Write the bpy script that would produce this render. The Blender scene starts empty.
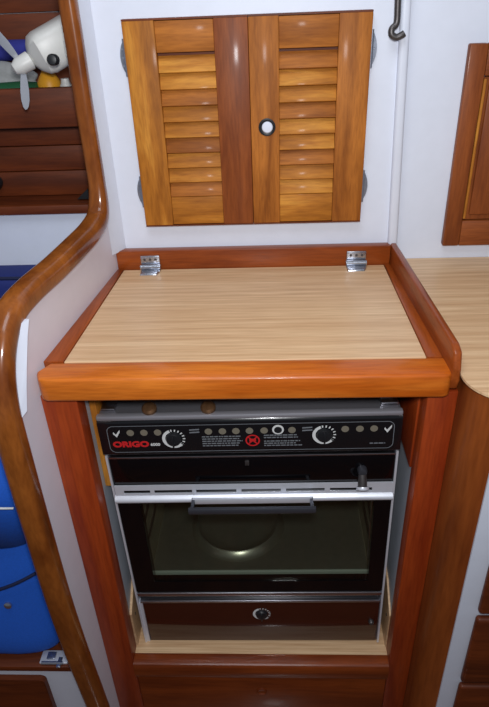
import bpy, bmesh, math, random
from mathutils import Vector, Matrix
random.seed(7)
C = bpy.context.scene.collection
R = math.radians

# ------------------------------------------------------------------ materials
def lin(r, g, b):
    f = lambda c: (c/255/12.92) if c <= 10 else ((c/255+0.055)/1.055)**2.4
    return (f(r), f(g), f(b), 1)

def base(name):
    m = bpy.data.materials.new(name); m.use_nodes = True
    return m, m.node_tree, m.node_tree.nodes['Principled BSDF']

def plain(name, col, rough=.5, metal=0, coat=0, bump=0, bscale=60, var=0.0, spec=.5):
    m, t, b = base(name); n, l = t.nodes, t.links
    b.inputs['Base Color'].default_value = col
    b.inputs['Roughness'].default_value = rough
    b.inputs['Metallic'].default_value = metal
    b.inputs['Coat Weight'].default_value = coat
    b.inputs['Specular IOR Level'].default_value = spec
    tc = n.new('ShaderNodeTexCoord')
    nz = n.new('ShaderNodeTexNoise'); nz.inputs['Scale'].default_value = bscale
    nz.inputs['Detail'].default_value = 4
    l.new(tc.outputs['Object'], nz.inputs['Vector'])
    if var:
        mx = n.new('ShaderNodeMixRGB'); mx.blend_type = 'MULTIPLY'; mx.inputs['Fac'].default_value = 1
        cr = n.new('ShaderNodeValToRGB')
        cr.color_ramp.elements[0].position = .3; cr.color_ramp.elements[1].position = .7
        cr.color_ramp.elements[0].color = (1-var, 1-var, 1-var, 1)
        cr.color_ramp.elements[1].color = (1, 1, 1, 1)
        l.new(nz.outputs['Fac'], cr.inputs['Fac'])
        mx.inputs['Color1'].default_value = col
        l.new(cr.outputs['Color'], mx.inputs['Color2'])
        l.new(mx.outputs['Color'], b.inputs['Base Color'])
    if bump:
        bp = n.new('ShaderNodeBump'); bp.inputs['Strength'].default_value = bump
        bp.inputs['Distance'].default_value = .002
        l.new(nz.outputs['Fac'], bp.inputs['Height']); l.new(bp.outputs['Normal'], b.inputs['Normal'])
    return m

def wood(name, c1, c2, axis='X', rough=.32, coat=.35, across=70, along=4, mid=None, bump=.08, spec=.25):
    """varnished timber with grain stretched along one object axis"""
    m, t, b = base(name); n, l = t.nodes, t.links
    tc = n.new('ShaderNodeTexCoord'); oi = n.new('ShaderNodeObjectInfo')
    add = n.new('ShaderNodeVectorMath'); add.operation = 'ADD'
    sc = n.new('ShaderNodeVectorMath'); sc.operation = 'SCALE'
    sc.inputs[0].default_value = (7.3, 3.1, 5.7)
    l.new(oi.outputs['Random'], sc.inputs['Scale'])
    l.new(tc.outputs['Object'], add.inputs[0]); l.new(sc.outputs['Vector'], add.inputs[1])
    def noise(a, al, det, dist):
        mp = n.new('ShaderNodeMapping')
        s = [a, a, a]; s['XYZ'.index(axis)] = al
        mp.inputs['Scale'].default_value = s
        nz = n.new('ShaderNodeTexNoise'); nz.inputs['Scale'].default_value = 1
        nz.inputs['Detail'].default_value = det; nz.inputs['Distortion'].default_value = dist
        l.new(add.outputs['Vector'], mp.inputs['Vector']); l.new(mp.outputs['Vector'], nz.inputs['Vector'])
        return nz
    big = noise(across*.45, along*.7, 3, .6); fine = noise(across*4, along*5, 4, .2)
    cr = n.new('ShaderNodeValToRGB'); e = cr.color_ramp.elements
    e[0].position = .32; e[0].color = c1; e[1].position = .68; e[1].color = c2
    if mid: x = e.new(.5); x.color = mid
    l.new(big.outputs['Fac'], cr.inputs['Fac'])
    cf = n.new('ShaderNodeValToRGB'); e = cf.color_ramp.elements
    e[0].position = .3; e[0].color = (.72, .68, .66, 1); e[1].position = .6; e[1].color = (1, 1, 1, 1)
    l.new(fine.outputs['Fac'], cf.inputs['Fac'])
    mx = n.new('ShaderNodeMixRGB'); mx.blend_type = 'MULTIPLY'; mx.inputs['Fac'].default_value = .8
    l.new(cr.outputs['Color'], mx.inputs['Color1']); l.new(cf.outputs['Color'], mx.inputs['Color2'])
    l.new(mx.outputs['Color'], b.inputs['Base Color'])
    b.inputs['Roughness'].default_value = rough; b.inputs['Specular IOR Level'].default_value = spec
    b.inputs['Coat Weight'].default_value = coat; b.inputs['Coat Roughness'].default_value = .12
    bp = n.new('ShaderNodeBump'); bp.inputs['Strength'].default_value = bump; bp.inputs['Distance'].default_value = .001
    l.new(fine.outputs['Fac'], bp.inputs['Height']); l.new(bp.outputs['Normal'], b.inputs['Normal'])
    return m

def laminate(name):
    """wood-print worktop laminate: long narrow staves along X"""
    m, t, b = base(name); n, l = t.nodes, t.links
    tc = n.new('ShaderNodeTexCoord')
    def noise(s, det):
        mp = n.new('ShaderNodeMapping'); mp.inputs['Scale'].default_value = s
        nz = n.new('ShaderNodeTexNoise'); nz.inputs['Scale'].default_value = 1; nz.inputs['Detail'].default_value = det
        l.new(tc.outputs['Object'], mp.inputs['Vector']); l.new(mp.outputs['Vector'], nz.inputs['Vector']); return nz
    a = noise((2.5, 105, 105), 2); f = noise((14, 420, 420), 3)
    cr = n.new('ShaderNodeValToRGB'); e = cr.color_ramp.elements
    e[0].position = .3; e[0].color = lin(200, 162, 122); e[1].position = .72; e[1].color = lin(224, 192, 152)
    x = e.new(.48); x.color = lin(210, 174, 134)
    l.new(a.outputs['Fac'], cr.inputs['Fac'])
    cf = n.new('ShaderNodeValToRGB'); e = cf.color_ramp.elements
    e[0].position = .3; e[0].color = (.78, .73, .68, 1); e[1].position = .62; e[1].color = (1, 1, 1, 1)
    l.new(f.outputs['Fac'], cf.inputs['Fac'])
    mx = n.new('ShaderNodeMixRGB'); mx.blend_type = 'MULTIPLY'; mx.inputs['Fac'].default_value = .75
    l.new(cr.outputs['Color'], mx.inputs['Color1']); l.new(cf.outputs['Color'], mx.inputs['Color2'])
    l.new(mx.outputs['Color'], b.inputs['Base Color'])
    b.inputs['Roughness'].default_value = .38
    return m

def clear_glass(name):
    m, t, b = base(name); n, l = t.nodes, t.links
    out = n['Material Output']
    tr = n.new('ShaderNodeBsdfTransparent'); tr.inputs['Color'].default_value = (.9, .91, .87, 1)
    gl = n.new('ShaderNodeBsdfGlossy'); gl.inputs['Roughness'].default_value = .03
    lw = n.new('ShaderNodeLayerWeight'); lw.inputs['Blend'].default_value = .5
    pw = n.new('ShaderNodeMath'); pw.operation = 'POWER'; pw.inputs[1].default_value = 4.5
    fr = n.new('ShaderNodeMath'); fr.operation = 'MULTIPLY_ADD'; fr.inputs[1].default_value = .9; fr.inputs[2].default_value = .035
    l.new(lw.outputs['Facing'], pw.inputs[0]); l.new(pw.outputs['Value'], fr.inputs[0])
    mx = n.new('ShaderNodeMixShader')
    l.new(fr.outputs['Value'], mx.inputs['Fac']); l.new(tr.outputs['BSDF'], mx.inputs[1]); l.new(gl.outputs['BSDF'], mx.inputs[2])
    l.new(mx.outputs['Shader'], out.inputs['Surface'])
    return m

M = {}
M['rail'] = {a: wood('varnished_orange_mahogany_'+a, lin(182, 88, 20), lin(212, 120, 40), a, across=60, rough=.38, coat=.2) for a in 'XYZ'}
M['red'] = {a: wood('red_mahogany_'+a, lin(132, 45, 14), lin(164, 68, 24), a, rough=.45, coat=.1, across=60) for a in 'XYZ'}
M['rim'] = {a: wood('brown_varnished_mahogany_'+a, lin(120, 52, 16), lin(156, 76, 28), a, rough=.36, coat=.25, across=60) for a in 'XYZ'}
M['trim'] = wood('varnished_teak_trim', lin(108, 54, 18), lin(154, 88, 34), 'Z', rough=.3, coat=.5, across=40, along=9)
M['gold'] = {a: wood('golden_teak_'+a, lin(148, 88, 24), lin(206, 142, 56), a, rough=.6, coat=.02, across=75, along=7, mid=lin(178, 112, 36)) for a in 'XYZ'}
M['brown'] = {a: wood('brown_teak_'+a, lin(136, 76, 22), lin(180, 110, 42), a, rough=.6, coat=.02, across=75, along=7) for a in 'XYZ'}
M['deep'] = {a: wood('deep_red_brown_teak_'+a, lin(112, 54, 22), lin(146, 78, 34), a, rough=.5, coat=.06, across=75, along=6) for a in 'XYZ'}
M['dark'] = {a: wood('dark_mahogany_'+a, lin(82, 35, 14), lin(112, 52, 21), a, rough=.5, coat=.05, across=50) for a in 'XYZ'}
M['bent'] = wood('bent_plywood_veneer', lin(112, 52, 18), lin(146, 76, 30), 'Z', rough=.45, coat=.1, across=34, along=3)
M['lam'] = laminate('woodgrain_laminate')
M['white'] = plain('gloss_white_paint', lin(216, 222, 236), .45, bump=.04, bscale=40, var=.03)
M['lav'] = plain('pale_lavender_laminate', lin(222, 219, 230), .4, bump=.03, bscale=30, var=.04)
M['lining'] = plain('pale_grey_lining', lin(176, 182, 190), .5, var=.08, bscale=12)
M['steel'] = plain('brushed_steel', lin(190, 190, 196), .28, 1, var=.08, bscale=90)
M['alu'] = plain('satin_aluminium', lin(222, 226, 236), .38, .4, var=.04)
M['chrome'] = plain('dull_chrome_fitting', lin(176, 180, 190), .25, .9, bump=.1, bscale=200)
M['pewter'] = plain('grey_metal', lin(140, 146, 160), .4, .7, var=.15, bscale=120)
M['iron'] = plain('dull_iron', lin(96, 92, 92), .45, .8, var=.2, bscale=200)
M['bglass'] = plain('black_glass', lin(10, 9, 12), .07, spec=.35)
M['bpanel'] = plain('black_enamel', lin(18, 20, 24), .22, coat=.3)
M['hobm'] = plain('dark_steel_hob', lin(130, 130, 136), .35, .7)
M['edge'] = plain('worn_steel_edge', lin(160, 160, 168), .45, .5)
M['bplast'] = plain('black_plastic', lin(26, 28, 32), .4)
M['floor_tint'] = plain('dark_glass_reflection_tint', lin(62, 28, 18), .08, spec=.35)  # brown reflection of the wooden floor is painted into this glossy panel's base colour
M['bar'] = plain('dark_grey_bar', lin(70, 72, 80), .35, .5)
M['cavity'] = plain('grey_enamel_oven_lining', lin(124, 122, 104), .4, var=.2, bscale=25)
M['tray'] = plain('pale_oven_steel', lin(150, 152, 140), .3, .8, var=.1)
M['lip'] = plain('pale_enamel', lin(138, 150, 142), .4)
M['low'] = {a: wood('dark_red_mahogany_'+a, lin(104, 44, 16), lin(138, 64, 24), a, rough=.35, coat=.3, across=60) for a in 'XYZ'}
M['glass'] = clear_glass('clear_oven_glass')
M['print'] = plain('white_print', lin(214, 216, 216), .6)
M['grey_print'] = plain('grey_print', lin(112, 116, 122), .6)
M['tan_print'] = plain('beige_print', lin(118, 112, 98), .6)
M['red_print'] = plain('red_print', lin(200, 30, 34), .55)
M['cap'] = plain('brown_heat_stained_steel', lin(118, 86, 58), .4, .6, var=.3, bscale=150)
M['blue'] = plain('bright_blue_canvas', lin(30, 100, 216), .75, bump=.25, bscale=260, var=.12)
M['navy'] = plain('navy_canvas', lin(24, 40, 110), .8, bump=.25, bscale=260, var=.1)
M['pipe'] = plain('dark_piping', lin(14, 24, 62), .7)
M['fanw'] = plain('ivory_plastic', lin(208, 208, 204), .4, var=.03)
M['blade'] = plain('grey_plastic_blade', lin(118, 122, 132), .4)
M['yellow'] = plain('yellow_plastic', lin(222, 156, 32), .45)
M['green'] = plain('green_plastic', lin(24, 84, 52), .45)
M['cloth'] = plain('pale_grey_cloth', lin(150, 152, 152), .9, bump=.6, bscale=60, var=.2)
M['soft_blue'] = plain('violet_blue_cloth', lin(44, 50, 140), .85, bump=.4, bscale=80, var=.2)
M['floor'] = wood('teak_sole_boards', lin(96, 50, 22), lin(128, 72, 34), 'Y', rough=.3, coat=.3, across=30)

# ------------------------------------------------------------------ mesh tools
WORLD = {}
def bm_new(): return bmesh.new()

def bx(bm, x0, x1, y0, y1, z0, z1, bev=0, seg=2):
    vs = [bm.verts.new((x, y, z)) for x in (x0, x1) for y in (y0, y1) for z in (z0, z1)]
    fs = [(0,1,3,2), (4,6,7,5), (0,4,5,1), (2,3,7,6), (0,2,6,4), (1,5,7,3)]
    faces = [bm.faces.new([vs[i] for i in f]) for f in fs]
    if bev:
        es = list({e for f in faces for e in f.edges})
        bmesh.ops.bevel(bm, geom=es, offset=bev, segments=seg, affect='EDGES', profile=.5)
    return bm

def box(*a, **k): return bx(bm_new(), *a, **k)

def hexa(bm, bottom, top, bev=0, seg=2):
    """prism between two polygons with the same number of corners"""
    vb = [bm.verts.new(p) for p in bottom]; vt = [bm.verts.new(p) for p in top]; n = len(vb)
    fs = [bm.faces.new(vb[::-1]), bm.faces.new(vt)]
    fs += [bm.faces.new((vb[i], vb[(i+1) % n], vt[(i+1) % n], vt[i])) for i in range(n)]
    if bev:
        es = list({e for f in fs for e in f.edges})
        bmesh.ops.bevel(bm, geom=es, offset=bev, segments=seg, affect='EDGES', profile=.5)
    return bm

def prism(bm, poly, z0, z1, bev=0, seg=2):
    return hexa(bm, [(x, y, z0) for x, y in poly], [(x, y, z1) for x, y in poly], bev, seg)

def slab_xz(bm, poly, y0, y1, bev=0, seg=2):
    """outline in X,Z extruded in Y (y0 front)"""
    return hexa(bm, [(x, y0, z) for x, z in poly], [(x, y1, z) for x, z in poly], bev, seg)

def cyl(bm, p0, p1, r0, r1=None, n=24, cap=True):
    r1 = r0 if r1 is None else r1
    p0, p1 = Vector(p0), Vector(p1); d = (p1-p0).normalized()
    u = d.orthogonal().normalized(); w = d.cross(u)
    a = [bm.verts.new(p0+(u*math.cos(t)+w*math.sin(t))*r0) for t in [2*math.pi*i/n for i in range(n)]]
    b = [bm.verts.new(p1+(u*math.cos(t)+w*math.sin(t))*r1) for t in [2*math.pi*i/n for i in range(n)]]
    for i in range(n): bm.faces.new((a[i], a[(i+1) % n], b[(i+1) % n], b[i]))
    if cap: bm.faces.new(a[::-1]); bm.faces.new(b)
    return bm

def lathe(bm, origin, axis, prof, n=32):
    """prof: list of (distance along axis, radius)"""
    o = Vector(origin); d = Vector(axis).normalized(); u = d.orthogonal().normalized(); w = d.cross(u)
    rings = []
    for h, r in prof:
        rings.append([bm.verts.new(o+d*h+(u*math.cos(t)+w*math.sin(t))*max(r, 1e-5)) for t in [2*math.pi*i/n for i in range(n)]])
    for a, b in zip(rings, rings[1:]):
        for i in range(n): bm.faces.new((a[i], a[(i+1) % n], b[(i+1) % n], b[i]))
    bm.faces.new(rings[0][::-1]); bm.faces.new(rings[-1])
    return bm

def catmull(pts, k=8):
    P = [Vector(p) for p in pts]; P = [2*P[0]-P[1]]+P+[2*P[-1]-P[-2]]; out = []
    for i in range(1, len(P)-2):
        a, b, c, d = P[i-1:i+3]
        for j in range(k):
            t = j/k
            out.append(.5*((2*b)+(c-a)*t+(2*a-5*b+4*c-d)*t*t+(3*b-a-3*c+d)*t**3))
    out.append(P[-2]); return out

def sweep(bm, path, section, up, scale=lambda p: 1):
    """section: list of (side, up) offsets; up fixed direction"""
    up = Vector(up).normalized(); rings = []
    for i, p in enumerate(path):
        t = (path[min(i+1, len(path)-1)]-path[max(i-1, 0)]).normalized()
        s = t.cross(up).normalized()
        rings.append([bm.verts.new(p+(s*a+up*b)*scale(p)) for a, b in section])
    n = len(section)
    for a, b in zip(rings, rings[1:]):
        for i in range(n): bm.faces.new((a[i], a[(i+1) % n], b[(i+1) % n], b[i]))
    bm.faces.new(rings[0][::-1]); bm.faces.new(rings[-1]); return bm

def tube(bm, pts, r, n=10, k=6):
    path = catmull(pts, k)
    d = (path[-1]-path[0]); 
    nrm = Vector((0, 0, 0))
    for i in range(1, len(path)-1): nrm += (path[i]-path[i-1]).cross(path[i+1]-path[i])
    up = nrm if nrm.length > 1e-9 else d.orthogonal()
    return sweep(bm, path, [(r*math.cos(2*math.pi*i/n), r*math.sin(2*math.pi*i/n)) for i in range(n)], up)

def rrect(w, h, r, n=4):
    out = []
    for cx, cy, a0 in ((w/2-r, h/2-r, 0), (-w/2+r, h/2-r, 90), (-w/2+r, -h/2+r, 180), (w/2-r, -h/2+r, 270)):
        for i in range(n+1):
            a = R(a0+90*i/n); out.append((cx+r*math.cos(a), cy+r*math.sin(a)))
    return out

def rr_at(x0, x1, z0, z1, r, n=4):
    return [((x0+x1)/2+a, (z0+z1)/2+b) for a, b in rrect(x1-x0, z1-z0, r, n)]

def finish(o, bm, smooth):
    bmesh.ops.remove_doubles(bm, verts=bm.verts, dist=1e-6)
    bmesh.ops.recalc_face_normals(bm, faces=bm.faces)
    bm.to_mesh(o.data); bm.free()
    if smooth:
        for p in o.data.polygons: p.use_smooth = True
        if smooth != 'all': o.data.set_sharp_from_angle(angle=R(smooth if isinstance(smooth, (int, float)) and smooth > 1 else 38))

def part(name, bm, mat, parent=None, smooth=True, label=None):
    """link a mesh built in world coordinates as one object, origin at its middle"""
    xs = [v.co for v in bm.verts]
    lo = Vector([min(c[i] for c in xs) for i in range(3)]); hi = Vector([max(c[i] for c in xs) for i in range(3)])
    mid = (lo+hi)/2
    for v in bm.verts: v.co -= mid
    o = bpy.data.objects.new(name, bpy.data.meshes.new(name)); C.objects.link(o)
    finish(o, bm, smooth)
    o.data.materials.append(mat)
    WORLD[o] = mid
    if parent is not None: o.parent = parent; o.location = mid-WORLD[parent]
    else: o.location = mid
    if label: o['label'] = label
    return o

def tag(o, label, cat, group=None):
    o['label'] = label; o['category'] = cat
    if group: o['group'] = group
    return o

def thing(name, label, cat, loc, group=None):
    o = bpy.data.objects.new(name, None); C.objects.link(o); o.location = loc; WORLD[o] = Vector(loc)
    o.empty_display_size = .05
    return tag(o, label, cat, group)

def struct(name, bm, mat, smooth=True, parent=None):
    o = part(name, bm, mat, parent, smooth)
    if parent is None: o['kind'] = 'structure'
    return o

DG = bpy.context.evaluated_depsgraph_get
def text(name, s, x, y, z, size, mat, parent, depth=.0004, bold=0, sx=1.0):
    """raised lettering facing -Y, centred on x,z"""
    cu = bpy.data.curves.new(name, 'FONT'); cu.body = s; cu.size = size; cu.extrude = depth
    cu.align_x = 'CENTER'; cu.align_y = 'CENTER'; cu.offset = bold
    cu.resolution_u = 4
    t = bpy.data.objects.new(name+'_curve', cu); C.objects.link(t)
    me = bpy.data.meshes.new_from_object(t.evaluated_get(DG()))
    bpy.data.objects.remove(t)
    bm = bm_new(); bm.from_mesh(me); bpy.data.meshes.remove(me)
    for v in bm.verts: v.co = Vector((x+v.co.x*sx, y-v.co.z, z+v.co.y))
    return part(name, bm, mat, parent, False)

# ------------------------------------------------------------------ setting
BN = Vector((1, -.121, 0)).normalized()           # the left bulkhead runs slightly askew
def BX(y, off=0): return -.342+.121*y+off         # x of its galley face
struct('floor', box(-1.6, 1.6, -2.4, .9, -1.09, -1.05), M['floor'], False)
struct('wall_back', box(-.30, .305, .44, .47, -.15, .95), M['white'], False)
struct('wall_right', box(.306, 1.3, .452, .48, -.10, .95), M['white'], False)
bm = bm_new()
hexa(bm, [(.300, .428, 0), (.320, .428, 0), (.320, .455, 0), (.300, .455, 0)],
         [(.269, .428, .95), (.285, .428, .95), (.285, .455, .95), (.269, .455, .95)], .006, 3)
struct('trim_2', bm, M['white'])

# bulkhead outline (y, z): edge follows the trim
LEAN = lambda y, z: y-.016*max(0, z-.19)/.33-.012*max(0, min(1, (z-.12)/.08))
EDGE = [(.414, .95), (.414, .62), (.411, .518), (.407, .44), (.401, .356), (.398, .264), (.391, .19), (.366, .143), (.316, .127), (.253, .122),
        (.155, .118), (.067, .118), (.006, .110), (-.034, .084), (-.062, .040), (-.076, -.020), (-.079, -.10), (-.081, -.253),
        (-.081, -.457), (-.073, -.637), (-.055, -.887), (-.047, -1.05)]
EDGE = [(LEAN(y, z), z) for y, z in EDGE]
bm = bm_new()
poly = EDGE+[(.50, -1.05), (.50, .95)]
hexa(bm, [(BX(y, -.013), y, z) for y, z in poly], [(BX(y), y, z) for y, z in poly])
wl = struct('wall_left', bm, M['lav'], False)
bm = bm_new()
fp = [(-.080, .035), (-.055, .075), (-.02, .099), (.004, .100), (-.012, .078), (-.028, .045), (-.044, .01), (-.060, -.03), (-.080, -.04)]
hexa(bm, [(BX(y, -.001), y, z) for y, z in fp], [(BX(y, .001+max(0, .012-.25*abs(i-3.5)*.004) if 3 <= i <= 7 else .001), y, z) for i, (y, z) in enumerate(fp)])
struct('flash_sliver_plate', bm, M['white'], False, wl)  # whiter plate, added and tilted to brighten the flash-lit sliver beside the trim
bm = bm_new()
path = catmull([(BX(y, -.016+.0155*max(0, min(1, y/.39))), y, z) for y, z in EDGE], 6)
sweep(bm, path, rrect(.042, .044, .016, 5), BN, lambda p: .72 if p.z > .2 else 1-.28*max(0, min(1, (p.z-.12)/.08)))
struct('trim_1', bm, M['trim'], 60)
bm = bm_new()       # white cove in the corner
cv = [(BX(.400, .0002), .400), (-.272, .4398), (BX(.4398), .4398)]
prism(bm, cv, .042, .95)
struct('trim_3', bm, M['white'])

# ------------------------------------------------------------------ settee space beyond the bulkhead
struct('wall_outboard', box(-1.5, -.30, .70, .73, -1.05, .95), M['white'], False)
struct('wall_settee', box(-1.5, -.295, .508, .53, -.6, .112), M['white'], False)
lk = thing('shelf_locker', 'dark wooden shelf locker with fiddle boards above the white panel, left of the galley bulkhead', 'shelf', (-.8, .55, .105))
part('fiddle_board', box(-1.4, -.285, .495, .510, .29, .366, bev=.002), M['dark']['X'], lk)
part('bottom_rail', box(-1.4, -.285, .492, .515, .106, .126, bev=.002), M['dark']['X'], lk)
part('shelf_board', box(-1.4, -.272, .511, .69, .300, .314), M['dark']['X'], lk)
part('shelf_board', box(-1.4, -.272, .516, .69, .112, .124), M['dark']['X'], lk)
bm = bm_new()
for z0, z1 in ((.125, .180), (.182, .236), (.238, .299)): bx(bm, -1.4, -.275, .575, .588, z0, z1, .0015)
part('back_panel', bm, M['dark']['X'], lk)
bm = bm_new()
for i in range(7): bx(bm, -1.4, -.27, .678, .69, .315+i*.09, .403+i*.09, .0015)
part('back_panel', bm, M['dark']['X'], lk)
bm = bm_new(); hexa(bm, [(-.390, .53, .127), (-.362, .53, .127), (-.362, .53, .15)], [(-.390, .56, .127), (-.362, .56, .127), (-.362, .56, .15)])
part('corner_bracket', bm, M['bplast'], lk)
part('knob', lathe(bm_new(), (-.586, .574, .160), (0, -1, 0), [(0, .016), (.012, .018), (.020, .014), (.022, .004)]), M['bplast'], lk)

# things on the upper shelf
bm = bm_new(); lathe(bm, (-.74, .648, .425), (1, 0, 0), [(0, .012), (.004, .02), (.1, .022), (.2, .021), (.281, .02), (.288, .014)])
tag(part('fabric_roll', bm, M['soft_blue']), 'violet-blue rolled fabric on the upper shelf behind the fan', 'roll')
bm = bm_new(); bmesh.ops.create_icosphere(bm, subdivisions=4, radius=1)
for v in bm.verts:
    c = v.co; k = 1+.12*math.sin(7*c.x+2)*math.sin(6*c.y)+.08*math.sin(11*c.z+4*c.x)
    v.co = Vector((-.54+c.x*.075*k, .625+c.y*.030*k, .359+max(c.z, -.9)*.048)) 
tag(part('folded_cloth', bm, M['cloth'], None, 'all'), 'pale grey crumpled cloth on the upper shelf under the blue roll', 'cloth')
bm = bm_new(); lathe(bm, (-.56, .546, .3445), (1, 0, 0), [(0, .010), (.006, .027), (.09, .030), (.125, .027), (.135, .012), (.15, .011)])
tag(part('green_bottle', bm, M['green']), 'green bottle lying on the shelf at the foot of the grey cloth', 'bottle')
bm = bm_new(); lathe(bm, (-.412, .552, .315), (0, 0, 1), [(0, .020), (.004, .025), (.055, .024), (.066, .018), (.078, .010)])
tag(part('yellow_bottle', bm, M['yellow']), 'yellow squat bottle on the shelf below the fan motor', 'bottle')
bm = bm_new(); lathe(bm, (-.370, .528, .315), (0, 0, 1), [(0, .010), (.003, .0125), (.05, .0125), (.056, .009), (.064, .008)])
tag(part('white_bottle', bm, M['fanw']), 'small white bottle between the yellow and the blue items on the shelf', 'bottle')
bm = bm_new(); bx(bm, -.352, -.308, .515, .56, .315, .378, .008, 3)
tag(part('blue_packet', bm, M['soft_blue']), 'blue packet on the shelf tight against the wooden trim', 'packet')

# cabin fan fixed to the far face of the bulkhead
fan = thing('cabin_fan', 'white cabin fan with grey blades fixed behind the curved wooden trim', 'fan', (-.33, .46, .44))
ax = Vector((-.80, -.45, -.38)).normalized()       # motor axis, out towards the hub
hub = Vector((-.436, .455, .409)); mot = hub-ax*.10
u = Vector((0, 0, 1)); u = (u-ax*u.dot(ax)).normalized(); w = ax.cross(u)
bm = bm_new()
def oblong(c, a, b, n=20): return [c+u*a*math.copysign(abs(math.cos(t))**.5, math.cos(t))+w*b*math.copysign(abs(math.sin(t))**.5, math.sin(t)) for t in [2*math.pi*i/n for i in range(n)]]
rings = []
for h, a, b in ((.125, .010, .010), (.123, .033, .038), (.115, .039, .043), (.022, .039, .043), (.010, .036, .040), (.000, .026, .024), (-.006, .014, .014), (-.008, .005, .005)):
    rings.append([bm.verts.new(p) for p in oblong(mot-ax*h+ax*.062, a, b)])
for a, b in zip(rings, rings[1:]):
    for i in range(20): bm.faces.new((a[i], a[(i+1) % 20], b[(i+1) % 20], b[i]))
bm.faces.new(rings[0][::-1]); bm.faces.new(rings[-1])
mo = part('motor_housing', bm, M['fanw'], fan)
kc = Vector((-.345, .392, .425))
part('knob', lathe(bm_new(), kc+Vector((0, .012, 0)), (.05, -1, .1), [(0, .010), (.014, .010), (.018, .008), (.019, .003)]), M['bplast'], mo)
hb = part('hub', lathe(bm_new(), hub-ax*.045, ax, [(0, .006), (.012, .008), (.016, .017), (.04, .0165), (.052, .010), (.055, .003)]), M['fanw'], fan)
view = (hub-Vector((.05, -.82, .53))).normalized()
away = (view-ax*view.dot(ax)).normalized()
for r in ((Vector((-.488, .47, .474))-hub).normalized(), (Vector((-.432, .415, .335))-hub).normalized(), (away+Vector((.25, 0, .05))).normalized()):
    s = view.cross(r).normalized() if abs(view.dot(r)) < .9 else ax.cross(r).normalized(); bm = bm_new()
    prof = [(.012, .003), (.03, .0055), (.05, .007), (.068, .0065), (.080, .004), (.085, .001)]
    top = []; bot = []
    for d, hw in prof:
        tw = ax*.0
        for L, o in ((top, .0012), (bot, -.0012)):
            L.append((hub-ax*.012+r*d+(s-tw)*hw+ax*o, hub-ax*.012+r*d-(s-tw)*hw+ax*o))
    vt = [[bm.verts.new(p) for p in q] for q in top]; vb = [[bm.verts.new(p) for p in q] for q in bot]
    for i in range(len(prof)-1):
        bm.faces.new((vt[i][0], vt[i+1][0], vt[i+1][1], vt[i][1])); bm.faces.new((vb[i][0], vb[i][1], vb[i+1][1], vb[i+1][0]))
        bm.faces.new((vt[i][0], vb[i][0], vb[i+1][0], vt[i+1][0])); bm.faces.new((vt[i][1], vt[i+1][1], vb[i+1][1], vb[i][1]))
    bm.faces.new((vt[0][0], vt[0][1], vb[0][1], vb[0][0])); bm.faces.new((vt[-1][0], vb[-1][0], vb[-1][1], vt[-1][1]))
    part('blade', bm, M['blade'], fan, 60)
part('bracket', box(-.335, -.295, .44, .47, .425, .455, bev=.004), M['fanw'], fan)

# settee: cushion, ledge, bag
bc = thing('back_cushion', 'navy blue settee back cushion under the white panel, behind the curved trim', 'cushion', (-.9, .45, -.42))
part('cushion_body', bx(bm_new(), -1.35, -.335, .415, .506, -.42, -.012, .022, 4), M['navy'], bc)
part('piping', tube(bm_new(), [(-1.33, .422, -.018), (-.9, .422, -.014), (-.36, .422, -.018)], .004), M['pipe'], bc)
st = thing('settee_locker', 'low wooden settee locker with white front behind the trim at the lower left', 'locker', (-.85, .2, -1.05))
part('seat_board', bx(bm_new(), -1.4, -.385, -.040, .50, -.768, -.75, .003), M['dark']['X'], st)
part('front_panel', box(-1.4, -.392, -.036, -.018, -1.05, -.768), M['white'], st, False)
part('door', bx(bm_new(), -.95, -.475, -.046, -.037, -1.00, -.786, .012, 3), M['dark']['X'], st)
lt = part('latch', bx(bm_new(), -.482, -.418, -.034, -.003, -.75, -.744, .002), M['alu'], st)
bm = bm_new()
cyl(bm, (-.476, -.034, -.744), (-.428, -.034, -.744), .004)
bx(bm, -.468, -.448, -.026, -.008, -.746, -.741, .002); bx(bm, -.441, -.431, -.045, -.02, -.747, -.742, .002)
part('catch', bm, M['chrome'], lt)
bc2 = part('bolster_cushion', bx(bm_new(), -.4215, -.376, .060, .48, -.7498, -.62, .015, 4), M['navy'])
tag(bc2, 'navy bolster cushion showing at the lower right corner of the blue bag', 'cushion')

def puffy(bm, c, s, e=.38, n=48, m=28, fn=None):
    f = lambda v, p: math.copysign(abs(v)**p, v); rows = []
    for j in range(m+1):
        ph = -math.pi/2+math.pi*j/m; row = []
        for i in range(n):
            th = 2*math.pi*i/n
            p = Vector((s[0]*f(math.cos(ph), e)*f(math.cos(th), e), s[1]*f(math.cos(ph), e)*f(math.sin(th), e), s[2]*f(math.sin(ph), e)))
            if fn: p = fn(p)
            row.append(bm.verts.new(Vector(c)+p))
        rows.append(row)
    for a, b in zip(rows, rows[1:]):
        for i in range(n): bm.faces.new((a[i], a[(i+1) % n], b[(i+1) % n], b[i]))
    return bm
bag = thing('blue_bag', 'bright blue canvas bag with dark piping on the settee ledge left of the trim', 'bag', (-.66, .13, -.75))
def sag(p): 
    k = 1-.10*(p.z/.31)*(1 if p.z > 0 else .3)
    return Vector((p.x*k+.006*math.sin(14*p.z), p.y*k+.007*math.sin(12*p.x+9*p.z)+.05*max(p.z, 0), p.z))
body = part('bag_body', puffy(bm_new(), (-.66, .120, -.4370), (.235, .150, .312), .26, fn=sag), M['blue'], bag, 'all')
flap_bm = bm_new()
def flap_cut(p): return sag(p)
puffy(flap_bm, (-.66, .120, -.375), (.2395, .156, .255), .26, fn=sag)
dead = [v for v in flap_bm.verts if v.co.z < -.552+(v.co.x+.66)*.42]
bmesh.ops.delete(flap_bm, geom=dead, context='VERTS')
fl = part('flap', flap_bm, M['blue'], bag, 'all')
so = fl.modifiers.new('Solidify', 'SOLIDIFY'); so.thickness = .006; so.offset = 1
edge = []
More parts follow.
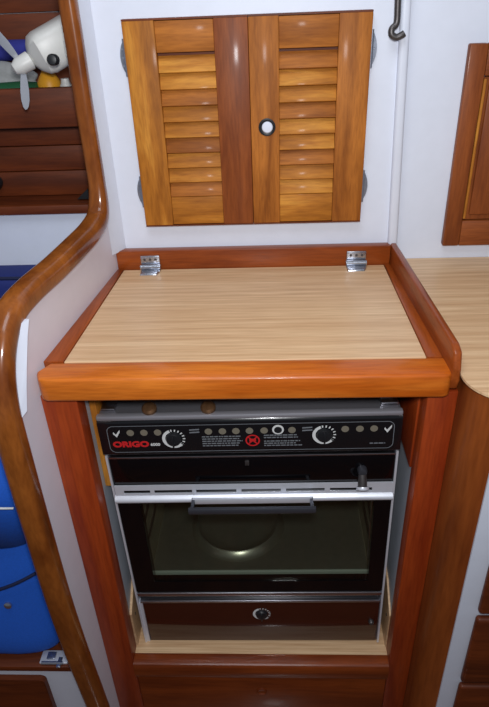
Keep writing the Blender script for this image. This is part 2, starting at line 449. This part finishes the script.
for i in range(22):
    x = -.87+i*(.44/21); edge.append((x, -.039+.010*max(0, (abs(x+.66)-.16)/.06)**2, -.552+(x+.66)*.42))
part('piping', tube(bm_new(), edge, .0035, k=2), M['pipe'], bag)
part('snap_button', lathe(bm_new(), (-.507, -.028, -.550), (0, -1, .1), [(0, .008), (.004, .008), (.006, .005), (.0065, .001)]), M['chrome'], bag)
part('cord', tube(bm_new(), [(-.49, -.036, -.270), (-.465, -.038, -.263), (-.447, -.037, -.265), (-.430, -.030, -.272)], .0022), M['print'], bag, label='short white cord end')

# ------------------------------------------------------------------ louvred cupboard doors
def louvred(name, label, x0, x1, s0, s1, mats, hinge_x, zlo=.0995, zhi=.4815):
    """x0..x1 outer, s0/s1 inner edges of the two stiles"""
    t = thing(name, label, 'cupboard door', ((x0+x1)/2, .43, zlo), 'louvred cupboard doors above the stove lid')
    yf, yb = .420, .4398
    part('stile', bx(bm_new(), x0, s0, yf, yb, zlo, zhi, .0018), mats[0], t)
    part('stile', bx(bm_new(), s1, x1, yf, yb, zlo, zhi, .0018), mats[1], t)
    part('rail', bx(bm_new(), s0, s1, yf+.002, yb, .428, zhi-.001, .0015), mats[2], t)
    part('rail', bx(bm_new(), s0, s1, yf+.002, yb, zlo+.001, .158, .0015), mats[3], t)
    part('edge_strip', box(x0, x1, yf+.001, yb, zhi, zhi+.003), M['dark']['X'], t, False)
    part('edge_strip', box(x0, x1, yf+.001, yb, zlo-.0025, zlo), M['dark']['X'], t, False)
    n = 9; h = (.4225-.158)/n
    for k in range(n):
        z = .158+h*k; bm = bm_new()
        # each slat leans: lower edge forward
        prof = [(yf+.003, z+.0015), (yf+.0075, z-.001), (yb-.003, z+h-.001), (yb-.006, z+h+.003 if k < n-1 else z+h)]
        hexa(bm, [(s0, y, zz) for y, zz in prof], [(s1, y, zz) for y, zz in prof], .0008)
        part('slat', bm, M['gold']['X'] if (k*7+int(x0*100)) % 3 else M['brown']['X'], t)
    part('back_board', box(s0, s1, yb-.0012, yb, .158, .428), M['dark']['X'], t)
    sg = -1 if hinge_x < 0 else 1
    for z in (.168, .421):
        bm = bm_new()
        pts = [(hinge_x, z-.034)]+[(hinge_x+sg*.0125*math.sin(math.pi*i/10)**.7, z-.034+.068*i/10) for i in range(1, 10)]+[(hinge_x, z+.034)]
        slab_xz(bm, pts, .4355, .4398, .001)
        cyl(bm, (hinge_x+sg*.002, .434, z-.032), (hinge_x+sg*.002, .434, z+.032), .0034, n=12)
        for dz in (-.018, 0, .018): lathe(bm, (hinge_x+sg*.0075, .4355, z+dz*.8), (0, -1, 0), [(0, .0022), (.0008, .0018)], 10)
        part('hinge', bm, M['pewter'], t, label='grey metal hinge')
    return t
louvred('louvred_door', 'left louvred wooden cupboard door without the round white catch', -.217, .0114, -.158, -.051,
        (M['gold']['Z'], M['deep']['Z'], M['brown']['X'], M['gold']['X']), -.217)
rd = louvred('louvred_door', 'right louvred wooden cupboard door with the round white catch', 0.0118, .2345, .067, .175,
        (M['brown']['Z'], M['brown']['Z'], M['brown']['X'], M['gold']['X']), .2345)
kn = part('catch_ring', lathe(bm_new(), (.043, .4205, .292), (0, -1, 0), [(0, .0165), (.002, .0165), (.0028, .0145), (.001, .0115)]), M['bplast'], rd, label='dark metal ring')
part('push_button', lathe(bm_new(), (.0435, .4205, .292), (0, -1, 0), [(0, .0105), (.003, .0105), (.0045, .009), (.005, .002)]), M['white'], kn, label='white button')

# hook on the wall beside the batten
hk = thing('cabin_hook', 'dull metal hook hanging from the top of the white wall by the batten', 'hook', (.275, .43, .44))
part('hook_arm', tube(bm_new(), [(.273, .424, .56), (.275, .424, .52), (.2765, .424, .49), (.2775, .424, .468), (.2755, .423, .459), (.269, .421, .453), (.2695, .42, .444), (.278, .42, .4395), (.287, .42, .4425), (.292, .421, .4455)], .0058), M['iron'], hk)
part('hook_plate', bx(bm_new(), .262, .280, .432, .4398, .545, .585, .002), M['iron'], hk)
part('hook_eye', bx(bm_new(), .267, .275, .418, .433, .550, .566, .003), M['iron'], hk)

# panel door on the right-hand wall
wd = thing('panel_door', 'dark mahogany panelled cupboard door on the white wall, cut by the right edge', 'cupboard door', (.57, .445, .03))
x0, x1, z0, z1 = .416, .73, .033, .423
part('stile', bx(bm_new(), x0, x0+.034, .434, .4518, z0, z1, .003), M['deep']['Z'], wd)
part('stile', bx(bm_new(), x1-.034, x1, .434, .4518, z0, z1, .003), M['deep']['Z'], wd)
part('rail', bx(bm_new(), x0+.034, x1-.034, .434, .4518, z1-.055, z1, .003), M['deep']['X'], wd)
part('rail', bx(bm_new(), x0+.034, x1-.034, .434, .4518, z0, z0+.055, .003), M['deep']['X'], wd)
bm = bm_new(); bx(bm, x0+.036, x1-.036, .441, .451, z0+.057, z1-.057)
bx(bm, x0+.046, x1-.046, .436, .4425, z0+.067, z1-.067, .004, 2)
part('raised_panel', bm, M['deep']['Z'], wd)
part('beading', sweep(bm_new(), [Vector((x0+.038, .4385, z0+.06)), Vector((x0+.038, .4385, z1-.06))], [(.003*math.cos(i*.785), .003*math.sin(i*.785)) for i in range(8)], (0, 1, 0)), M['gold']['Z'], wd, label='thin lighter bead')

# ------------------------------------------------------------------ stove cabinet
cab = thing('stove_cabinet', 'red-brown mahogany stove cabinet with orange front rail around the black oven', 'cabinet', (.005, .2, -1.05))
bm = bm_new()
# front rail with rounded ends
prism(bm, [(-.3405, .006), (-.331, -.016), (-.322, -.020), (.318, -.020), (.327, -.016), (.332, .002), (.330, .034), (-.325, .034)], -.0425, .0015, .0055, 3)
part('front_rail', bm, M['rail']['X'], cab)
part('post', bx(bm_new(), -.3415, -.2815, 0, .038, -1.05, -.044, .0015), M['red']['Z'], cab)
part('post', bx(bm_new(), .299, .3475, 0, .038, -1.05, -.044, .0015), M['red']['Z'], cab)
bm = bm_new(); slab = [(-.008, -.836), (-.010, -.828), (-.010, -.800), (-.006, -.792), (0, -.7895), (.02, -.7895), (.02, -.836)]
hexa(bm, [(-.2815, y, z) for y, z in slab], [(.299, y, z) for y, z in slab])
part('sill', bm, M['low']['X'], cab)
df = part('drawer', bx(bm_new(), -.2812, .2987, .002, .018, -1.045, -.838, .0015), M['low']['X'], cab)
part('finger_ring', lathe(bm_new(), (.011, .0025, -.907), (0, -1, 0), [(0, .013), (.003, .0125), (.0045, .010), (.002, .008), (.001, .002)]), M['low']['X'], df)
# back upstand, side ledges and the right-hand fiddle
part('backsplash', bx(bm_new(), -.2905, .303, .418, .4398, -.004, .043, .002), M['rim']['X'], cab)
part('ledge', prism(bm_new(), [(-.3372, .035), (-.3035, .035), (-.2785, .418), (-.2918, .418)], -.02, .0025, .001), M['rim']['Y'], cab)
part('ledge', prism(bm_new(), [(.2995, .035), (.324, .035), (.3045, .418), (.2915, .418)], -.02, .0015, .001), M['rim']['Y'], cab)
bm = bm_new()
def fx(y): return .3255-.052*y
def fth(y): return .0135
hexa(bm, [(fx(y), y, z) for y, z in ((-.014, -.03), (-.016, -.012), (-.018, .010), (-.010, .037), (.008, .044), (.438, .045), (.438, -.03))],
         [(fx(y)+fth(y), y, z) for y, z in ((-.014, -.03), (-.016, -.012), (-.018, .010), (-.010, .037), (.008, .044), (.438, .045), (.438, -.03))], .004, 3)
part('fiddle', bm, M['rim']['Y'], cab)
# inner linings and shelf
for xa, xb in ((-.300, -.2835), (.301, .316)):
    part('side_lining', box(xa, xb, .0385, .4195, -.788, -.05), M['lining'], cab, False)
bm = bm_new(); bx(bm, -.2832, -.2705, .056, .108, -.300, -.05, .002)
part('cleat', bm, M['gold']['Z'], cab)
bm = bm_new(); bx(bm, .2955, .3008, .0385, .30, -.240, -.05, .002)
part('cleat', bm, M['red']['Z'], cab)
for s, xa, xb in ((-1, -.2834, -.2780), (1, .2970, .3009)):
    pf = [(.0385, -.788), (.20, -.788), (.20, -.60), (.098, -.625), (.0385, -.675)]
    bm = bm_new(); hexa(bm, [(xa, y, z) for y, z in pf], [(xb, y, z) for y, z in pf])
    tl = part('side_skirting', bm, M['lam'], cab, False)
    part('screw', lathe(bm_new(), ((xb if s < 0 else xa), .062, -.702), (-s, 0, 0), [(0, .0035), (.0008, .003)], 12), M['iron'], tl)
part('stove_shelf', box(-.2834, .3008, .0205, .42, -.806, -.789), M['lam'], cab, False)
part('back_lining', box(-.2834, .3008, .42, .432, -.806, -.05), M['lining'], cab, False)

# laminate lid with two hinges
lid = thing('hinged_worktop', 'tan laminate hinged worktop with two chrome hinges, above the stove', 'worktop', (-.002, .226, -.018))
part('lid_board', prism(bm_new(), [(-.3025, .0355), (.2985, .0355), (.2905, .4165), (-.2775, .4165)], -.018, .0005, .0012), M['lam'], lid, False)
for hx in (-.216, .230):
    bm = bm_new()
    bx(bm, hx-.021, hx+.021, .4125, .4178, .014, .034, .002)          # leaf on the upstand
    bx(bm, hx-.021, hx+.021, .398, .4175, .0005, .0045, .0015)        # leaf on the lid
    hexa(bm, [(hx-.021, .384, .0005), (hx+.016, .384, .0005), (hx+.021, .398, .0005), (hx-.021, .398, .0005)],
             [(hx-.019, .386, .004), (hx+.015, .386, .004), (hx+.020, .398, .005), (hx-.020, .398, .005)], .001)
    cyl(bm, (hx-.022, .409, .0095), (hx+.022, .409, .0095), .0058, n=16)
    h = part('hinge', bm, M['chrome'], lid)
    for dx in (-.012, 0, .012):
        part('screw', lathe(bm_new(), (hx+dx, .4125, .0255), (0, -1, 0), [(0, .003), (.0008, .0026)], 10), M['iron'], h)

# ------------------------------------------------------------------ right-hand counter and drawers
def arc(cx, cy, r, a0, a1, n=12): return [(cx+r*math.cos(R(a0+(a1-a0)*i/n)), cy+r*math.sin(R(a0+(a1-a0)*i/n))) for i in range(n+1)]
ct = [(.3185, .4505), (.3395, -.005)]+arc(.4085, -.020, .068, 180, 270)+[(1.2, -.088), (1.2, .4505)]
ct[1] = (.3405, .03); ct[2] = (.3405, -.018)
bm = bm_new(); prism(bm, ct, -.004, 0.0, .0008)
tag(part('laminate_countertop', bm, M['lam'], None, False), 'tan laminate worktop with rounded corner right of the wooden fiddle', 'countertop')
dc = thing('drawer_cabinet', 'white drawer cabinet with bent wooden corner panel right of the stove', 'cabinet', (.75, .15, -1.05))
outer = [(.3478, .034), (.3478, -.004)]+arc(.4150, -.018, .067, 180, 250, 14); inner = [(.3550, .034), (.3550, -.004)]+arc(.4150, -.018, .060, 180, 250, 14)
part('corner_panel', prism(bm_new(), outer+inner[::-1], -1.05, -.0045), M['bent'], dc, 50)
part('face_frame', box(.3885, 1.2, -.0835, -.064, -1.05, -.0045), M['white'], dc, False)
for za, zb in ((-.478, -.285), (-.698, -.493), (-.93, -.711)):
    part('drawer', bx(bm_new(), .420, .86, -.099, -.0836, za, zb, .007, 3), M['dark']['X'], dc)

# ------------------------------------------------------------------ the stove
X0, X1 = -.261, .282; XM = .010
sv = thing('gimballed_stove', 'black marine cooker with oven, chrome handle and white dials inside the wooden cabinet', 'stove', (XM, .05, -.787))
part('oven_body', (lambda b: (bx(b, X0+.004, X0+.010, .07, .38, -.78, -.13), bx(b, X1-.010, X1-.004, .07, .38, -.78, -.13), bx(b, X0+.004, X1-.004, .374, .38, -.78, -.13), bx(b, X0+.004, X1-.004, .07, .38, -.784, -.778), b)[-1])(bm_new()), M['steel'], sv, False)
hob = part('hob', bx(bm_new(), X0, X1, .050, .385, -.131, -.121, .003), M['hobm'], sv)
part('front_edge', bx(bm_new(), X0-.001, X1+.001, .041, .054, -.1265, -.1165, .003), M['edge'], hob)
part('corner_bracket', bx(bm_new(), X1-.035, X1-.003, .062, .090, -.122, -.112, .003), M['steel'], hob)
part('corner_bracket', bx(bm_new(), X0+.003, X0+.030, .062, .085, -.122, -.114, .003), M['steel'], hob)
part('pan_rail', tube(bm_new(), [(X0+.01, .092, -.100), (0, .092, -.100), (X1-.01, .092, -.100)], .004), M['steel'], hob)
for bxp in (-.166, -.060):
    part('clamp_knob', lathe(bm_new(), (bxp, .060, -.1215), (0, -.35, 1), [(0, .007), (.006, .008), (.008, .0135), (.014, .0135), (.018, .010), (.019, .002)]), M['cap'], hob, label='brown heat-stained knob')
for bxp in (-.13, .15):
    part('burner', lathe(bm_new(), (bxp, .22, -.1212), (0, 0, 1), [(0, .085), (.004, .085), (.006, .07), (.004, .05), (.010, .045), (.012, .01)]), M['steel'], hob)

PF = .042
cp = part('control_panel', (lambda b: (hexa(b, [(X0-.002, y, z) for y, z in ((PF+.004, -.126), (PF, -.132), (PF, -.204), (PF+.006, -.2115), (.075, -.2115), (.075, -.126))],
        [(X1+.002, y, z) for y, z in ((PF+.004, -.126), (PF, -.132), (PF, -.204), (PF+.006, -.2115), (.075, -.2115), (.075, -.126))], .0015), b)[-1])(bm_new()), M['bpanel'], sv)
PANEL_FROM = set(bpy.data.objects)
# printed outline
o = rr_at(X0+.014, X1-.012, -.1995, -.138, .012, 6); i_ = rr_at(X0+.0152, X1-.0132, -.1983, -.1392, .011, 6)
bm = bm_new()
va = [bm.verts.new((x, PF-.0004, z)) for x, z in o]; vb = [bm.verts.new((x, PF-.0004, z)) for x, z in i_]
for k in range(len(va)): bm.faces.new((va[k], va[(k+1) % len(va)], vb[(k+1) % len(va)], vb[k]))
part('outline', bm, M['grey_print'], cp, False)
def disc(name, x, z, r, mat, par, y=PF): return part(name, lathe(bm_new(), (x, y, z), (0, -1, 0), [(0, r), (.0005, r)], 20), mat, par)
for sx in (-.216, -.191, -.166, -.072, -.046, -.021, .004, .031, .082, .178, .204, .229):
    disc('printed_symbol', sx, -.1595, .0068, M['tan_print'], cp)
s = disc('printed_symbol', .0565, -.158, .0105, M['print'], cp); disc('symbol_centre', .0565, -.1585, .0072, M['bplast'], s, PF-.0006)
for sx in (-.241, .254):
    bm = bm_new(); slab_xz(bm, [(sx-.006, -.157), (sx-.002, -.163), (sx+.006, -.152), (sx+.006, -.157), (sx-.001, -.169), (sx-.007, -.161)], PF-.0005, PF)
    part('printed_symbol', bm, M['print'], cp, False)
for sx in (-.098, .110):
    bm = bm_new()
    for dz in (0, -.006): slab_xz(bm, [(sx-.009, -.154+dz), (sx-.009, -.1565+dz), (sx+.009, -.1555+dz), (sx+.009, -.153+dz)], PF-.0005, PF)
    part('printed_symbol', bm, M['grey_print'], cp, False)
text('red_lettering', 'ORIGO', -.2185, PF, -.1865, .0172, M['red_print'], cp, bold=.0009, sx=1.2)
text('white_lettering', '6000', -.1735, PF, -.1875, .0085, M['print'], cp, bold=.0002, sx=1.05)
def lines(x0, x1, zs, mat, rnd):
    b = bm_new()
    for z in zs:
        x = x0
        end = x1-rnd.random()*.014
        while x < end:
            w_ = rnd.uniform(.003, .009); bx(b, x, min(x+w_, end), PF-.0004, PF, z-.0011, z+.0011); x += w_+.0014
    return b
rnd = random.Random(3)
part('warning_text', lines(-.084, -.010, [-.1715-.0052*k for k in range(5)], M['grey_print'], rnd), M['grey_print'], cp, False)
part('warning_text', lines(.031, .102, [-.1705-.0052*k for k in range(2)]+[-.184, -.189, -.194], M['grey_print'], rnd), M['grey_print'], cp, False)
part('maker_text', lines(.223, .259, [-.193], M['grey_print'], rnd), M['grey_print'], cp, False)
# red ring with a pot symbol
bm = bm_new(); n = 28
va = [bm.verts.new((.009+.0132*math.cos(2*math.pi*k/n), PF-.0005, -.1815+.0132*math.sin(2*math.pi*k/n))) for k in range(n)]
vb = [bm.verts.new((.009+.0105*math.cos(2*math.pi*k/n), PF-.0005, -.1815+.0105*math.sin(2*math.pi*k/n))) for k in range(n)]
for k in range(n): bm.faces.new((va[k], va[(k+1) % n], vb[(k+1) % n], vb[k]))
for q in (1, -1): slab_xz(bm, [(.009-.008, -.1815-.0065*q), (.009-.0065, -.1815-.008*q), (.009+.008, -.1815+.0065*q), (.009+.0065, -.1815+.008*q)], PF-.0006, PF-.0001)
bx(bm, .003, .015, PF-.0007, PF-.0001, -.184, -.178)
part('warning_sign', bm, M['red_print'], cp, False)

def dial(x, z, y, par, r=.0175, sweep_=(150, 345)):
    k = part('dial_knob', lathe(bm_new(), (x, y, z), (0, -1, 0), [(0, r*.84), (.005, r*.80), (.007, r*.72), (.0078, r*.3), (.0078, .001)]), M['bplast'], par)
    b = bm_new(); bx(b, x-.0016, x+.0016, y-.012, y-.006, z-r*.7, z+r*.7, .0008); part('grip_bar', b, M['bplast'], k)
    b = bm_new(); n = 30
    def ann(a0, a1, ri, ro, n):
        P = [R(a0+(a1-a0)*i/n) for i in range(n+1)]
        v = [[bm_v for bm_v in (b.verts.new((x+ri*math.cos(a), y-.0006, z+ri*math.sin(a))), b.verts.new((x+ro*math.cos(a), y-.0006, z+ro*math.sin(a))))] for a in P]
        for p, q in zip(v, v[1:]): b.faces.new((p[0], p[1], q[1], q[0]))
    ann(110, 325, r*.92, r*1.26, 30)
    for a in range(-40, 108, 20): ann(a-3.6, a+3.6, r*.98, r*1.26, 2)
    part('dial_scale', b, M['print'], par, False)
dial(-.138, -.1745, PF, cp, .0168); dial(.141, -.1715, PF, cp, .0168)

for o in set(bpy.data.objects)-PANEL_FROM:      # printing and dials sit a little high and right on the panel
    if o.parent == cp and not o.name.startswith('outline'): o.location += Vector((.005+.0068*max(0, min(1, (.14-WORLD[o].x)/.28)), 0, .0055))
up = part('upper_panel', bx(bm_new(), X0+.003, X1-.003, .050, .070, -.2875, -.220, .0015), M['bglass'], sv)
part('top_edge', bx(bm_new(), X0+.002, X1-.002, .0485, .056, -.2215, -.2175, .001), M['steel'], up)
part('clip', bx(bm_new(), .000, .008, .046, .0505, -.240, -.230, .001), M['iron'], up)
od = part('oven_door', (lambda b: (
    bx(b, X0+.003, -.214, .050, .068, -.606, -.289), bx(b, .247, X1-.003, .050, .068, -.606, -.289),
    bx(b, -.214, .247, .050, .068, -.606, -.573), bx(b, -.214, .247, .050, .068, -.338, -.289), b)[-1])(bm_new()), M['bglass'], sv, False)
part('window_glass', box(-.2138, .2468, .0515, .0545, -.5728, -.3382), M['glass'], od, False)
# aluminium rail with slots
bm = bm_new()
bx(bm, X0+.004, X1-.003, .0470, .0498, -.3005, -.2885); bx(bm, X0+.004, X1-.003, .0470, .0498, -.3135, -.3095)
xs = [X0+.004, -.240, -.188, -.180, -.106, -.098, -.020, -.010, .066, .076, .150, .160, .240, X1-.003]
for k in range(0, len(xs)-1, 2): bx(bm, xs[k], xs[k+1], .0470, .0498, -.3095, -.3005)
part('slotted_rail', bm, M['alu'], od, False)
bm = bm_new(); prof = [(.050, -.3135)]+[(.050-.010*math.sin(R(180*i/10)), -.3135-.022*(i/10)) for i in range(1, 10)]+[(.050, -.3355)]
hexa(bm, [(X0+.002, y, z) for y, z in prof], [(X1-.002, y, z) for y, z in prof])
part('door_rail', bm, M['alu'], od)
bm = bm_new()
bx(bm, -.112, .132, .010, .018, -.3305, -.3165, .003)
for q in (-.107, .121): hexa(bm, [(q, .012, -.3265), (q+.006, .012, -.3265), (q+.006, .042, -.327), (q, .042, -.327)], [(q, .012, -.3175), (q+.006, .012, -.3175), (q+.006, .042, -.3165), (q, .042, -.3165)])
part('handle', bm, M['bar'], od)
part('handle_plate', bx(bm_new(), -.106, .126, .036, .0415, -.3290, -.3150, .002), M['alu'], od)
lt = part('door_latch', lathe(bm_new(), (.219, .0498, -.256), (0, -1, 0), [(0, .009), (.008, .009), (.012, .0075), (.013, .002)]), M['bar'], od)
part('latch_lever', lathe(bm_new(), (.219, .043, -.262), (0, -.45, -1), [(0, .0075), (.012, .0085), (.024, .0085), (.0245, .009)]), M['iron'], lt)
part('latch_tip', lathe(bm_new(), (.219, .0325, -.2845), (0, -.75, -1), [(0, .0115), (.004, .0120), (.006, .0110), (.0065, .002)]), M['alu'], lt, label='chrome tip')
for xa, xb in ((X0-.001, X0+.003), (X1-.003, X1+.001)):
    part('side_strip', box(xa, xb, .047, .075, -.786, -.2125), M['alu'], sv, False)
part('lower_strip', bx(bm_new(), X0+.003, X1-.003, .047, .070, -.620, -.609, .003), M['steel'], sv)
part('lower_strip', bx(bm_new(), X0+.006, X1-.004, .047, .070, -.643, -.636, .003), M['steel'], sv)
part('vent_strip', box(X0+.006, X1-.004, .056, .070, -.636, -.620), M['bplast'], sv, False)
lp = part('lower_panel', bx(bm_new(), X0+.010, X1-.004,   .052, .068, -.7855, -.644, .0015), M['floor_tint'], sv)
part('edge_strip', box(X0+.003, X0+.010, .050, .070, -.786, -.644), M['alu'], sv, False)
dial(.016, -.687, .052, lp, .0160)
part('stud', lathe(bm_new(), (.262, .052, -.713), (0, -1, 0), [(0, .006), (.006, .006), (.009, .004), (.0095, .001)]), M['iron'], lp)
# oven interior
bm = bm_new()
bx(bm, -.235, -.230, .072, .365, -.60, -.31); bx(bm, .258, .263, .072, .365, -.60, -.31)
bx(bm, -.235, .263, .360, .366, -.60, -.31); bx(bm, -.235, .263, .072, .366, -.315, -.309); bx(bm, -.235, .263, .072, .366, -.6055, -.599)
cav = part('oven_cavity', bm, M['cavity'], sv, False)
bm = bm_new(); bx(bm, -.228, .256, .080, .34, -.5985, -.594); 
fl_ = part('oven_floor', bm, M['tray'], cav)
part('front_lip', bx(bm_new(), -.228, .256, .0735, .079, -.6055, -.571, .001), M['lip'], cav)
part('burner_ring', lathe(bm_new(), (-.040, .232, -.594), (0, 0, 1), [(0, .112), (.004, .110), (.016, .101), (.018, .097), (.015, .093), (.003, .086), (.001, .06), (.001, .004)], 64), M['tray'], cav, 60)
for xx in (-.229, .252):
    bm = bm_new()
    for z in (-.38, -.44, -.50):
        tube(bm, [(xx+.002, .08, z), (xx+.002, .2, z), (xx+.002, .35, z)], .003, 8)
    tube(bm, [(xx+.002, .10, -.36), (xx+.002, .10, -.45), (xx+.002, .10, -.56)], .003, 8)
    part('rack_runner', bm, M['steel'], cav)
bm = bm_new(); bx(bm, -.206, -.170, .0688, .074, -.356, -.347, .002)
part('hinge_clip', bm, M['tray'], od)
sv.rotation_euler = (0, R(-.75), 0)

# ------------------------------------------------------------------ light, camera
def area(name, loc, target, size, power, col):
    l = bpy.data.lights.new(name, 'AREA'); l.shape = 'SQUARE'; l.size = size; l.energy = power; l.color = col
    o = bpy.data.objects.new(name, l); C.objects.link(o); o.location = loc
    o.rotation_euler = (Vector(target)-Vector(loc)).to_track_quat('-Z', 'Y').to_euler(); return o
area('camera_flash', (.06, -.83, .63), (.0, .44, .25), .10, 11, (.97, .98, 1))
area('hatch_daylight', (-.1, -.35, 1.45), (0, .1, 0), .7, 9, (.90, .94, 1))
w = bpy.data.worlds.new('World'); bpy.context.scene.world = w; w.use_nodes = True
w.node_tree.nodes['Background'].inputs['Color'].default_value = (.55, .58, .66, 1)
w.node_tree.nodes['Background'].inputs['Strength'].default_value = .24

F_, P_, Y_, R_ = 611.6984, .546, -.0537, -.0422
fwd = Vector((math.sin(Y_)*math.cos(P_), math.cos(Y_)*math.cos(P_), -math.sin(P_)))
rt = Vector((math.cos(Y_), -math.sin(Y_), 0)); upv = rt.cross(fwd)
rr, uu = rt*math.cos(R_)+upv*math.sin(R_), -rt*math.sin(R_)+upv*math.cos(R_)
cam = bpy.data.cameras.new('Camera'); co = bpy.data.objects.new('Camera', cam); C.objects.link(co)
cam.sensor_width = 36; cam.lens = F_/707*36; cam.clip_start = .02
co.matrix_world = Matrix(((rr.x, uu.x, -fwd.x, .0475), (rr.y, uu.y, -fwd.y, -.8234), (rr.z, uu.z, -fwd.z, .535), (0, 0, 0, 1)))
sc = bpy.context.scene; sc.camera = co
sc.view_settings.view_transform = 'Standard'; sc.view_settings.look = 'None'
sc.view_settings.gamma = 1; sc.view_settings.exposure = 0
